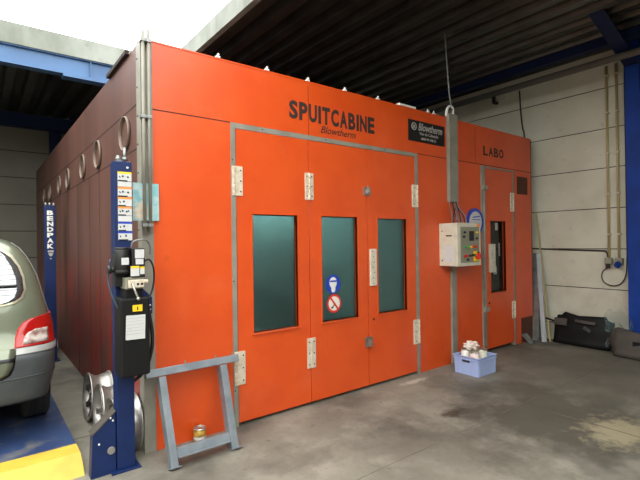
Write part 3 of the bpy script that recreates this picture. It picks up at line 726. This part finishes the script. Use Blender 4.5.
# ------------------------------------------------------------------ lift columns
def px2z(py): return 2.06-(py-164)*.00667
def column(loc, front, label):
    """column with outer corner at loc; w wide, d deep"""
    return thing('lift_column',label,'lift column',loc,'blue lift columns')
fc_ = column((-.17,-.10,0),True,'front blue lift column with warning stickers and black power unit')
x0,x1,y0,y1 = -.226,-.112,-.150,-.05
bm=B(); bm_box(bm,x0,x1,y0,y1,.012,2.075); obj('post',bm,'blue',fc_,.004)
bm=B(); bm_box(bm,x0-.04,x1+.03,y0-.03,y1+.04,0,.012); obj('base_plate',bm,'blue',fc_,.002)
bm=B(); bm_cyl(bm,(-.145,-.10,2.13),(0,0,1),.010,.10,10); bm_cyl(bm,(-.145,-.10,2.10),(0,0,1),.018,.025,6); bm_cyl(bm,(-.185,-.09,2.10),(0,0,1),.010,.05,10); bm_cyl(bm,(-.185,-.09,2.10),(0,0,1),.018,.02,6); bm_box(bm,-.20,-.165,-.115,-.07,2.08,2.092)
obj('threaded_rod',bm,'galv',fc_)
bm=B(); bm_cyl(bm,(-.142,y0-.005,2.035),(0,1,0),.007,.006,10); obj('bolt_head',bm,'white',fc_)
def sticker(py0,py1,hcol,glyph):
    z1_=px2z(py0); z0_=px2z(py1)
    s=boxobj('warning_sticker',x0+.022,x1-.004,y0-.003,y0-.0005,z0_,z1_,'paper',fc_)
    if hcol: 
        bm=B(); bm_box(bm,x0+.022,x1-.004,y0-.0038,y0-.0028,z1_-.013,z1_); obj('sticker_header',bm,hcol,s)
    if glyph:
        bm=B(); 
        zc=(z0_+z1_)/2-.004
        for k in range(glyph):
            a=x0+.032+k*(.066/glyph); bm_box(bm,a,a+.007+.004*(k%2),y0-.0038,y0-.0028,zc-.006+.004*(k%3),zc+.003+.004*((k+1)%3), rot=(0,.5*(k%3-1),0))
        bm_box(bm,x0+.024,x1-.03-.012*(glyph%2),y0-.0038,y0-.0028,z0_,z0_+.007)
        obj('sticker_symbols',bm,'black',s)
for a in ((172.3,181.6,'yelpr',4),(182.2,187.2,None,0),(187.6,197.3,'orangepr',4),(197.8,206.9,'orangepr',3),(207.4,216.3,'orangepr',5),(216.8,222.4,None,0),(222.8,231.9,'signblue',3),(232.4,241.4,'signblue',2)): sticker(*a)
# power unit
PY=-.152
pu=bpy.data.objects.new('power_unit',None)
bm=B(); bm_cyl(bm,(-.207,-.25,1.405),(0,0,1),.050,.15,28); bm_cyl(bm,(-.207,-.25,1.485),(0,0,1),.046,.025,28); bm_cyl(bm,(-.207,-.25,1.34),(0,0,1),.054,.02,28); bm_box(bm,-.245,-.16,-.22,PY,1.24,1.45)
motor=obj('motor',bm,'black',fc_,.004,label='black electric motor of the power unit')
bm=B(); bm_box(bm,-.222,-.178,-.3035,-.2985,1.385,1.43); obj('motor_label',bm,'paper',motor)
bm=B(); bm_cyl(bm,(-.265,-.25,1.355),(1,0,0),.018,.05,16); bm_cyl(bm,(-.285,-.25,1.355),(1,0,0),.026,.022,16); obj('motor_knob',bm,'black',motor)
sw=boxobj('switch_box',-.160,-.078,-.31,PY,1.30,1.49,'black',fc_,.005)
for a in ((-.142,-.084,1.425,1.482),(-.138,-.09,1.385,1.42)): bm=B(); bm_box(bm,a[0],a[1],-.3135,-.3105,a[2],a[3]); obj('switch_label',bm,'paper',sw)
bm=B(); bm_box(bm,-.170,-.117,-.3145,-.3103,1.31,1.375); bm_box(bm,-.111,-.084,-.3145,-.3103,1.32,1.37); obj('caution_label',bm,'paper',sw)
bm=B(); bm_box(bm,-.170,-.117,-.3155,-.3146,1.36,1.375); bm_box(bm,-.111,-.084,-.3155,-.3146,1.357,1.37); obj('caution_header',bm,'yelpr',sw)
boxobj('pump_body',-.20,-.085,-.30,PY,1.225,1.30,'panelgrey',fc_,.005)
bm=B(); bm_box(bm,-.185,-.09,-.325,-.30,1.235,1.285); bm_cyl(bm,(-.075,-.30,1.27),(1,0,0),.014,.03,12)
mf=obj('valve_manifold',bm,'hinge',fc_,.003)
bm=B()
for x in (-.165,-.13,-.105): bm_cyl(bm,(x,-.326,1.258),(0,1,0),.008,.006,10)
obj('valve_port',bm,'black',mf)
bm=B(); bm_tube(bm,smooth_path([(-.165,-.33,1.262),(-.160,-.35,1.235),(-.150,-.36,1.20),(-.14,-.36,1.175)]),.007,8); bm_sph(bm,(-.138,-.36,1.168),.012)
obj('release_lever',bm,'alu',fc_)
bm=B(); bm_box(bm,-.238,-.057,-.33,PY,.665,1.17); bm_box(bm,-.20,-.09,-.29,PY,1.16,1.23)
rv=obj('oil_reservoir',bm,'rubberblack',fc_,.012,label='black plastic oil reservoir')
bm=B(); bm_box(bm,-.166,-.106,-.3335,-.3305,1.083,1.125); obj('yellow_sticker',bm,'yelpr',rv)
bm=B(); bm_box(bm,-.208,-.090,-.3345,-.3305,.905,1.06,rot=(0,.03,0)); obj('paper_note',bm,'paper',rv)
bm=B()
for k in range(6): bm_box(bm,-.205,-.10-.01*(k%2),-.3355,-.3346,1.04-k*.02,1.042-k*.02)
obj('note_print',bm,'greyprint',rv)
bm=B(); bm_box(bm,-.140,-.132,-.3345,-.3336,1.092,1.114); obj('sticker_symbol',bm,'black',rv)
bm=B(); bm_prism(bm,[(-.10,1.04),(-.005,1.04),(-.005,1.15),(-.07,1.22),(-.10,1.22)],lambda a,c:(a,-.21,c),lambda a,c:(a,-.20,c)); bm_cyl(bm,(-.02,-.213,1.10),(0,1,0),.006,.006,10,1); bm_cyl(bm,(-.02,-.213,1.07),(0,1,0),.006,.006,10,1)
obj('mounting_bracket',bm,['blue','white'],fc_,.002)
bm=B(); bm_tube(bm,smooth_path([(-.145,-.24,1.49),(-.14,-.26,1.53),(-.10,-.27,1.545),(-.05,-.25,1.54),(-.02,-.22,1.50),(-.015,-.20,1.45)]),.006,8); obj('hose',bm,'greycable',fc_,label='grey hose')
bm=B(); bm_tube(bm,smooth_path([(-.07,-.25,1.40),(-.03,-.24,1.41),(.0,-.23,1.35),(.0,-.23,1.25),(-.03,-.25,1.17),(-.07,-.27,1.13)]),.006,8); obj('hose',bm,'cable',fc_)
bm=B(); bm_tube(bm,smooth_path([(-.05,-.26,1.10),(-.035,-.25,1.02),(-.022,-.25,.93),(-.022,-.25,.83),(-.03,-.20,.72),(-.05,-.12,.62),(-.085,-.03,.55),(-.13,-.02,.50),(-.2,-.02,.42),(-.24,-.03,.36)]),.012,10); obj('hose',bm,'cable',fc_)
bm=B(); bm_tube(bm,smooth_path([(-.27,-.22,1.42),(-.285,-.22,1.30),(-.27,-.24,1.20),(-.235,-.26,1.10)]),.006,8); obj('hose',bm,'bluehose',fc_,label='thin blue hose')
# cross-beam end with sloping cover
bm=B(); bm_prism(bm,[(-.385,.0),(-.232,.0),(-.232,.40),(-.258,.38),(-.372,.275)],lambda a,c:(a,-.14,c),lambda a,c:(a,-.06,c))
ce=obj('crossbeam_end',bm,'blue',fc_,.003)
bm=B(); bm_prism(bm,[(-.380,.284),(-.376,.276),(-.256,.382),(-.230,.404),(-.232,.410),(-.258,.390)],lambda a,c:(a,-.145,c),lambda a,c:(a,-.05,c)); obj('edge_strip',bm,'mat',ce)
bm=B(); bm_cyl(bm,(-.262,-.142,.155),(0,1,0),.024,.012,20); obj('pulley_cap',bm,'alu',ce)
bm=B()
for x,z in ((-.335,.215),(-.25,.35),(-.265,.37)): bm_cyl(bm,(x,-.143,z),(0,1,0),.006,.008,8)
obj('bolt_head',bm,'white',ce)

rc = thing('lift_column','rear blue lift column with white vertical lettering, beyond the car','lift column',(-.2,3.45,0),'blue lift columns')
boxobj('post',-.258,-.132,3.40,3.52,.012,2.035,'blue',rc,.004)
boxobj('base_plate',-.30,-.10,3.36,3.56,0,.012,'blue',rc)
bm=B()
for x in (-.24,-.195,-.15): bm_cyl(bm,(x,3.44,2.05),(0,0,1),.012,.05,8)
obj('bolt_head',bm,'galv',rc)
bm_all=B()
zt=1.972
for ch_ in 'BENDPAK':
    tb=text_bm(ch_,.070,.060,(-.230,3.396,zt-.062),X,Z,.002,bold=.05)
    tmp=bpy.data.meshes.new('t'); tb.to_mesh(tmp); bm_all.from_mesh(tmp); tb.free(); bpy.data.meshes.remove(tmp); zt-=.0725
obj('lettering',bm_all,'white',rc)
bm=B(); bm_box(bm,-.225,-.16,3.394,3.398,1.425,1.45); bm_prism(bm,[(-.222,1.415),(-.163,1.415),(-.18,1.375),(-.205,1.375)],lambda a,c:(a,3.394,c),lambda a,c:(a,3.398,c)); bm_box(bm,-.20,-.185,3.394,3.398,1.335,1.35); obj('emblem',bm,'greyprint',rc)

# runway
rw = thing('lift_runway','worn blue steel runway with yellow end stripe under the car wheel','lift runway',(-.66,2.2,0))
bm=B(); bm_box(bm,-.90,-.405,.262,4.4,0.0,.10); obj('deck_plate',bm,'runway',rw,.003)
bm=B(); bm_prism(bm,[(.262,.0),(.262,.1),(.10,.1),(.02,.06),(-.05,.0)],lambda a,c:(-.90,a,c),lambda a,c:(-.405,a,c)); obj('yellow_stripe',bm,'yellow',rw)
rw2 = thing('lift_runway','left-hand blue runway of the lift, under the left wheels of car','lift runway',(-1.98,2.2,0))
bm=B(); bm_box(bm,-2.24,-1.745,.262,4.4,0.0,.10); obj('deck_plate',bm,'runway',rw2,.003)
bm=B(); bm_prism(bm,[(.262,.0),(.262,.1),(.10,.1),(.02,.06),(-.05,.0)],lambda a,c:(-2.24,a,c),lambda a,c:(-1.745,a,c)); obj('yellow_stripe',bm,'yellow',rw2)

# ------------------------------------------------------------------ wheel rims
def wheel_rim(loc, R, W, label, ang=0, tilt=0, kind=0):
    t = thing('wheel_rim',label,'wheel rim',loc,'alloy rims by the booth side')
    t.rotation_euler=(ang,tilt,0)
    # axis along +x; face at x=0, rear lip at x=W
    prof=[(R-.004,.0),(R,.004),(R,.012),(R-.016,.02),(R-.018,.04),(R-.030,.055),(R-.032,.09),(R-.020,W-.05),(R-.016,W-.02),(R,W-.012),(R,W-.002),(R-.006,W),(R-.022,W-.018),(R-.026,W-.05),(R-.038,.09),(R-.036,.06),(R-.03,.04),(R-.02,.012),(R-.004,.0)]
    bm=B(); bm_lathe(bm,prof,(0,0,0),(1,0,0),48); obj('barrel',bm,'alu',t,world=False)
    n=7 if kind==0 else 5
    bm=B()
    for k in range(n):
        a=2*PI*k/n; c_,s_=math.cos(a),math.sin(a)
        def P(rr,off,x): return Vector((x,rr*c_-off*s_,rr*s_+off*c_))
        for (ra,wa,xa,rb,wb,xb) in ((.035,.022,.030,R*.6,.015,.030),(R*.6,.015,.030,R-.026,.026,.022)):
            v=[bm.verts.new(P(ra,-wa,xa)),bm.verts.new(P(ra,wa,xa)),bm.verts.new(P(rb,wb,xb)),bm.verts.new(P(rb,-wb,xb)),
               bm.verts.new(P(ra,-wa,xa+.03)),bm.verts.new(P(ra,wa,xa+.03)),bm.verts.new(P(rb,wb,xb+.03)),bm.verts.new(P(rb,-wb,xb+.03))]
            for ix in ((0,3,2,1),(4,5,6,7),(0,1,5,4),(1,2,6,5),(2,3,7,6),(3,0,4,7)): bm.faces.new([v[i] for i in ix])
    obj('spokes',bm,'aludark' if kind==0 else 'alu',t,.004,world=False)
    bm=B(); bm_lathe(bm,[(0,.024),(.03,.024),(.055,.03),(.058,.045),(.058,.07),(0,.07)],(0,0,0),(1,0,0),28)
    for k in range(5):
        a=2*PI*k/5+.3; bm_cyl(bm,(.028,.042*math.cos(a),.042*math.sin(a)),(1,0,0),.008,.012,8)
    obj('hub',bm,'alu',t,world=False)
    return t
wheel_rim((-.212,.965,.203),.20,.18,'rear alloy rim on the floor by booth side, furthest from camera',.2,.06)
wheel_rim((-.205,.56,.203),.20,.18,'middle alloy rim just left of the front blue column',.9,.06,1)
wheel_rim((-.203,.155,.205),.20,.18,'nearest alloy rim, mostly hidden behind the front blue column',.5,.03)
bm=B(); bm_lathe(bm,[(0,0),(.08,-.01),(.12,-.006),(.13,.008),(.13,.03),(.12,.03)],(-.06,4.1,.135),(-1,0,-.15),32)
tag(obj('hubcap',bm,'white'),'pale round hubcap leaning on booth side behind rear column','hubcap')

# ------------------------------------------------------------------ car
CX, CY0 = -1.35, .45
def lerp(tab, z):
    if z <= tab[0][0]: return tab[0][1]
    for (a,b_),(c,d) in zip(tab,tab[1:]):
        if z <= c: return b_+(d-b_)*(z-a)/(c-a)
    return tab[-1][1]
W_T=[(.30,.80),(.45,.825),(.6,.86),(.8,.865),(.92,.855),(1.02,.835),(1.16,.80),(1.28,.775),(1.42,.72),(1.50,.67),(1.56,.60),(1.60,.51),(1.64,.36),(1.66,.2)]
YB_T=[(.30,.10),(.42,.02),(.55,.0),(.72,.0),(.76,.03),(.86,.08),(1.1,.12),(1.3,.21),(1.45,.31),(1.52,.38),(1.57,.46),(1.60,.56),(1.64,.8),(1.66,1.1)]
YF_T=[(.30,4.0),(.5,4.12),(.7,4.10),(.85,3.95),(.95,3.55),(1.05,3.05),(1.25,2.75),(1.45,2.4),(1.56,2.1),(1.62,1.8),(1.66,1.6)]
NP=6.5
def plan(z, s, off=0):
    W=lerp(W_T,z)+off; yb=lerp(YB_T,z)-off; yf=lerp(YF_T,z)+off; a=.50; af=.7
    if s<=1:
        th=s*PI/2; x=W*math.sin(th)**(2/NP); y=yb+a*(1-math.cos(th)**(2/NP) if math.cos(th)>1e-9 else 1)
    elif s<=2: x=W; y=(yb+a)+(s-1)*((yf-af)-(yb+a))
    else:
        th=(3-s)*PI/2; x=W*math.sin(th)**(2/NP) if th>1e-9 else 0; y=yf-af*(1-math.cos(th)**(2/NP) if math.cos(th)>1e-9 else 1)
    return x,y
def s_of_x(z,x):
    W=lerp(W_T,z); return math.asin(min(1,(x/W))**(NP/2))*2/PI
def carshell(name, zs, m_, parent, off=0, cap_top=False, cap_bot=False):
    bm=B(); SS=[i/10 for i in range(11)]+[1+i/6 for i in range(1,6)]+[2+i/10 for i in range(0,11)]
    rings=[]
    for z in zs:
        R_=[]
        for s in SS: x,y=plan(z,s,off); R_.append(bm.verts.new((CX+x,CY0+y,z)))
        for s in SS[-2:0:-1]: x,y=plan(z,s,off); R_.append(bm.verts.new((CX-x,CY0+y,z)))
        rings.append(R_)
    n=len(rings[0])
    for A,C in zip(rings,rings[1:]):
        for k in range(n): fc=bm.faces.new((A[k],A[(k+1)%n],C[(k+1)%n],C[k])); fc.smooth=True
    if cap_top: bm.faces.new(rings[-1]).smooth=True
    if cap_bot: bm.faces.new(rings[0])
    return obj(name,bm,m_,parent)
def patch(name, rows, m_, parent, off=.004, thick=.006, nx=16, smooth=True, side=1, label=None, by_s=False):
    """rows: (z, xa, xb) distances right of the centre line, wrapped on the tail; gets real thickness"""
    bm=B(); g=[]; g2=[]
    for z,xa,xb in rows:
        ra=[];rb=[]
        for k in range(nx+1):
            if by_s: s=xa+(xb-xa)*k/nx; sg=1
            else:
                xx=xa+(xb-xa)*k/nx; sg=1 if xx>=0 else -1; s=s_of_x(z,abs(xx))
            for lst,o_ in ((ra,off),(rb,off-thick)):
                x,y=plan(z,s,o_); lst.append(bm.verts.new((CX+sg*x*side,CY0+y,z)))
        g.append(ra); g2.append(rb)
    m=len(rows)
    for G_,fl in ((g,0),(g2,1)):
        for i in range(m-1):
            for k in range(nx):
                q=(G_[i][k],G_[i][k+1],G_[i+1][k+1],G_[i+1][k]); fc=bm.faces.new(q); fc.smooth=smooth
    loop=[(0,k) for k in range(nx+1)]+[(i,nx) for i in range(1,m)]+[(m-1,k) for k in range(nx-1,-1,-1)]+[(i,0) for i in range(m-2,0,-1)]
    for (a,b_),(c,d) in zip(loop,loop[1:]+loop[:1]): bm.faces.new((g[a][b_],g[c][d],g2[c][d],g2[a][b_]))
    return obj(name,bm,m_,parent,label=label)
def interp_rows(rows, n):
    out=[]
    for (a,b_) in zip(rows,rows[1:]):
        for k in range(n): t_=k/n; out.append(tuple(a[i]+(b_[i]-a[i])*t_ for i in range(3)))
    return out+[rows[-1]]
car = thing('car','silver-green small car seen from behind, standing on the blue lift runway','car',(CX,CY0+2,.1))
zs=[.745,.80,.86,.92,.97,1.02,1.09,1.16,1.22,1.28,1.35,1.42,1.46,1.50,1.53,1.56,1.58,1.60,1.62,1.64,1.655,1.66]
body=carshell('body_shell',zs,'carpaint',car,cap_top=True)
bumper=carshell('bumper',[.40,.42,.46,.52,.60,.66,.70,.725,.745,.75],'bumper',car,off=.010)
bm=B()
for i_ in range(1): bm_box(bm,CX-.72,CX+.72,CY0+.4,CY0+3.7,.35,.62)
under=obj('underbody',bm,'black',car)
# wheel arches cut out of bumper ring
def arch(o):
    for yy in (CY0+.67,CY0+3.25):
        for sx in (1,-1):
            cb=B(); bm_cyl(cb,(CX+sx*.84,yy,.41),(1,0,0),.345,.44,40); me=bpy.data.meshes.new('cut'); cb.to_mesh(me); cb.free()
            co=bpy.data.objects.new('cut',me); COL.objects.link(co)
            md=o.modifiers.new('b','BOOLEAN'); md.object=co; md.operation='DIFFERENCE'; md.solver='FAST'
            bpy.context.view_layer.update()
            me2=bpy.data.meshes.new_from_object(o.evaluated_get(bpy.context.evaluated_depsgraph_get()))
            o.modifiers.clear(); o.data=me2; bpy.data.objects.remove(co)
# solid bumper ring (thickness) then arches
md=bumper.modifiers.new('s','SOLIDIFY'); md.thickness=.02; md.offset=-1
bpy.context.view_layer.update()
me2=bpy.data.meshes.new_from_object(bumper.evaluated_get(bpy.context.evaluated_depsgraph_get())); bumper.modifiers.clear(); bumper.data=me2
arch(bumper)
# tailgate lower panel reaching down over the bumper
patch('tailgate',interp_rows([(.60,-.50,.50),(.625,-.555,.555),(.66,-.575,.575),(.775,-.60,.60),(.79,-.60,.60)],3),'carpaint',car,off=.014,thick=.02,nx=28)
patch('tailgate_gap',interp_rows([(.585,-.51,.51),(.615,-.567,.567),(.66,-.587,.587),(.745,-.60,.60)],3),'black',car,off=.0125,thick=.01,nx=28)
rows=[(1.10,-.54,.54),(1.115,-.60,.60),(1.14,-.64,.64),(1.19,-.662,.662),(1.28,-.655,.655),(1.36,-.632,.632),(1.43,-.59,.59),(1.475,-.54,.54),(1.505,-.46,.46)]
rowsF=[(1.085,-.55,.55),(1.097,-.615,.615),(1.13,-.660,.660),(1.19,-.682,.682),(1.28,-.674,.674),(1.365,-.650,.650),(1.445,-.606,.606),(1.492,-.553,.553),(1.521,-.47,.47)]
wf=patch('window_surround',interp_rows(rowsF,4),'creamline',car,off=.006,thick=.01,nx=30)
rwd=patch('rear_window',interp_rows(rows,4),'carglass',car,off=.010,thick=.006,nx=30)
bm=B()
for k in range(9):
    z=1.16+k*.036; hw=lerp([(q[0],q[2]) for q in rows],z)-.03; pts=[]
    for i in range(21):
        xx=-hw+2*hw*i/20; x,y=plan(z,s_of_x(z,abs(xx)),.0108); pts.append((CX+(x if xx>=0 else -x),CY0+y,z))
    bm_tube(bm,pts,.0015,5)
obj('heater_line',bm,'black',rwd)
bm=B(); pts=[]
for i in range(13):
    xx=-.05+.66*i/12; z=1.235-.012*i/12; x,y=plan(z,s_of_x(z,abs(xx)),.022); pts.append((CX+(x if xx>=0 else -x),CY0+y,z))
bm_tube(bm,pts,.007,6); obj('wiper',bm,'black',car)
# tail lights, both sides (wrapped round the corner)
for sd in (1,-1):
    rl=[]
    for z,xi in ((.79,.600),(.81,.603),(.86,.608),(.91,.622),(.945,.645),(.965,.668),(.982,.71),(.997,.79)):
        rl.append((z,s_of_x(z,xi),1.04))
    tl=patch('tail_light',interp_rows(rl,2),'red',car,off=.014,thick=.02,nx=14,side=sd,by_s=True,label='red tail light with clear centre')
    rc_=[(z,s_of_x(z,xi),s_of_x(z,.80)) for z,xi in ((.81,.640),(.86,.652),(.885,.675),(.905,.72))]
    patch('clear_lens',interp_rows(rc_,2),'clear',tl,off=.018,thick=.006,nx=8,side=sd,by_s=True)
    # silver strip along the rear pillar and under the light
    rp=[(1.005,.93,1.0),(1.16,.91,.98),(1.28,.905,.975),(1.42,.90,.97),(1.50,.90,.97),(1.545,.90,.97)]
    patch('pillar_strip',interp_rows([(z,a-.02,b_) for z,a,b_ in rp],3),'silver',car,off=.006,thick=.008,nx=4,side=sd,by_s=True)
    rb_=[(.745,s_of_x(.75,.60),1.1),(.75,s_of_x(.75,.60),1.1),(.788,s_of_x(.77,.60),1.1)]
    patch('light_sill',rb_,'silver',car,off=.016,thick=.02,nx=14,side=sd,by_s=True)
# bumper groove
bm=B()
for z in (.585,):
    pts=[]
    for i in range(41):
        s_=-1.1+2.2*i/40; x,y=plan(z,abs(s_),.011); pts.append((CX+(x if s_>=0 else -x),CY0+y,z))
    bm_tube(bm,pts,.004,6)
obj('bumper_groove',bm,'bumper',bumper)
# plate and badge
x,y=plan(.9,0,.02)
boxobj('number_plate',CX-.26,CX+.26,CY0+y-.015,CY0+y-.002,.84,.95,'white',car,.003)
xx=.495; x,y=plan(.66,s_of_x(.66,xx),.018)
obj('badge',text_bm('RX4',.115,.030,(CX+.40,CY0+y-.004,.655),(1,.03,0),Z,.004,bold=.02),'alu',car)
# side windows
for sd in (1,-1):
    patch('side_window',interp_rows([(1.06,1.1,1.78),(1.20,1.1,1.72),(1.35,1.12,1.66),(1.47,1.14,1.60)],3),'carglass',car,off=.004,thick=.006,nx=10,side=sd,by_s=True)
patch('windscreen',interp_rows([(1.08,2.35,3),(1.25,2.35,3),(1.45,2.35,3)],3),'carglass',car,off=.004,thick=.006,nx=10,by_s=True)
patch('windscreen',interp_rows([(1.08,2.35,3),(1.25,2.35,3),(1.45,2.35,3)],3),'carglass',car,off=.004,thick=.006,nx=10,side=-1,by_s=True)
# wheels with treaded tyres
for yy in (CY0+.67,CY0+3.25):
    for sx in (1,-1):
        cxw=CX+sx*.765; R_=.305
        bm=B(); hw=.095
        prof=[(.19,-hw+.01),(.25,-hw),(R_-.02,-hw+.004),(R_,-hw+.025)]
        for k in (-.045,-.015,.015,.045): prof+=[(R_,k-.006),(R_-.009,k-.004),(R_-.009,k+.004),(R_,k+.006)]
        prof+=[(R_,hw-.025),(R_-.02,hw-.004),(.25,hw),(.19,hw-.01),(.19,-hw+.01)]
        bm_lathe(bm,prof,(cxw,yy,.1+R_),(1,0,0),56)
        ty=obj('tyre',bm,'tyre',car)
        bm=B(); bm_lathe(bm,[(0,-.07),(.188,-.07),(.188,.07),(.15,.085),(.05,.075),(0,.08)],(cxw,yy,.1+R_),(sx,0,0),40); obj('wheel_disc',bm,'alu',ty)

print('objects', len(bpy.data.objects))
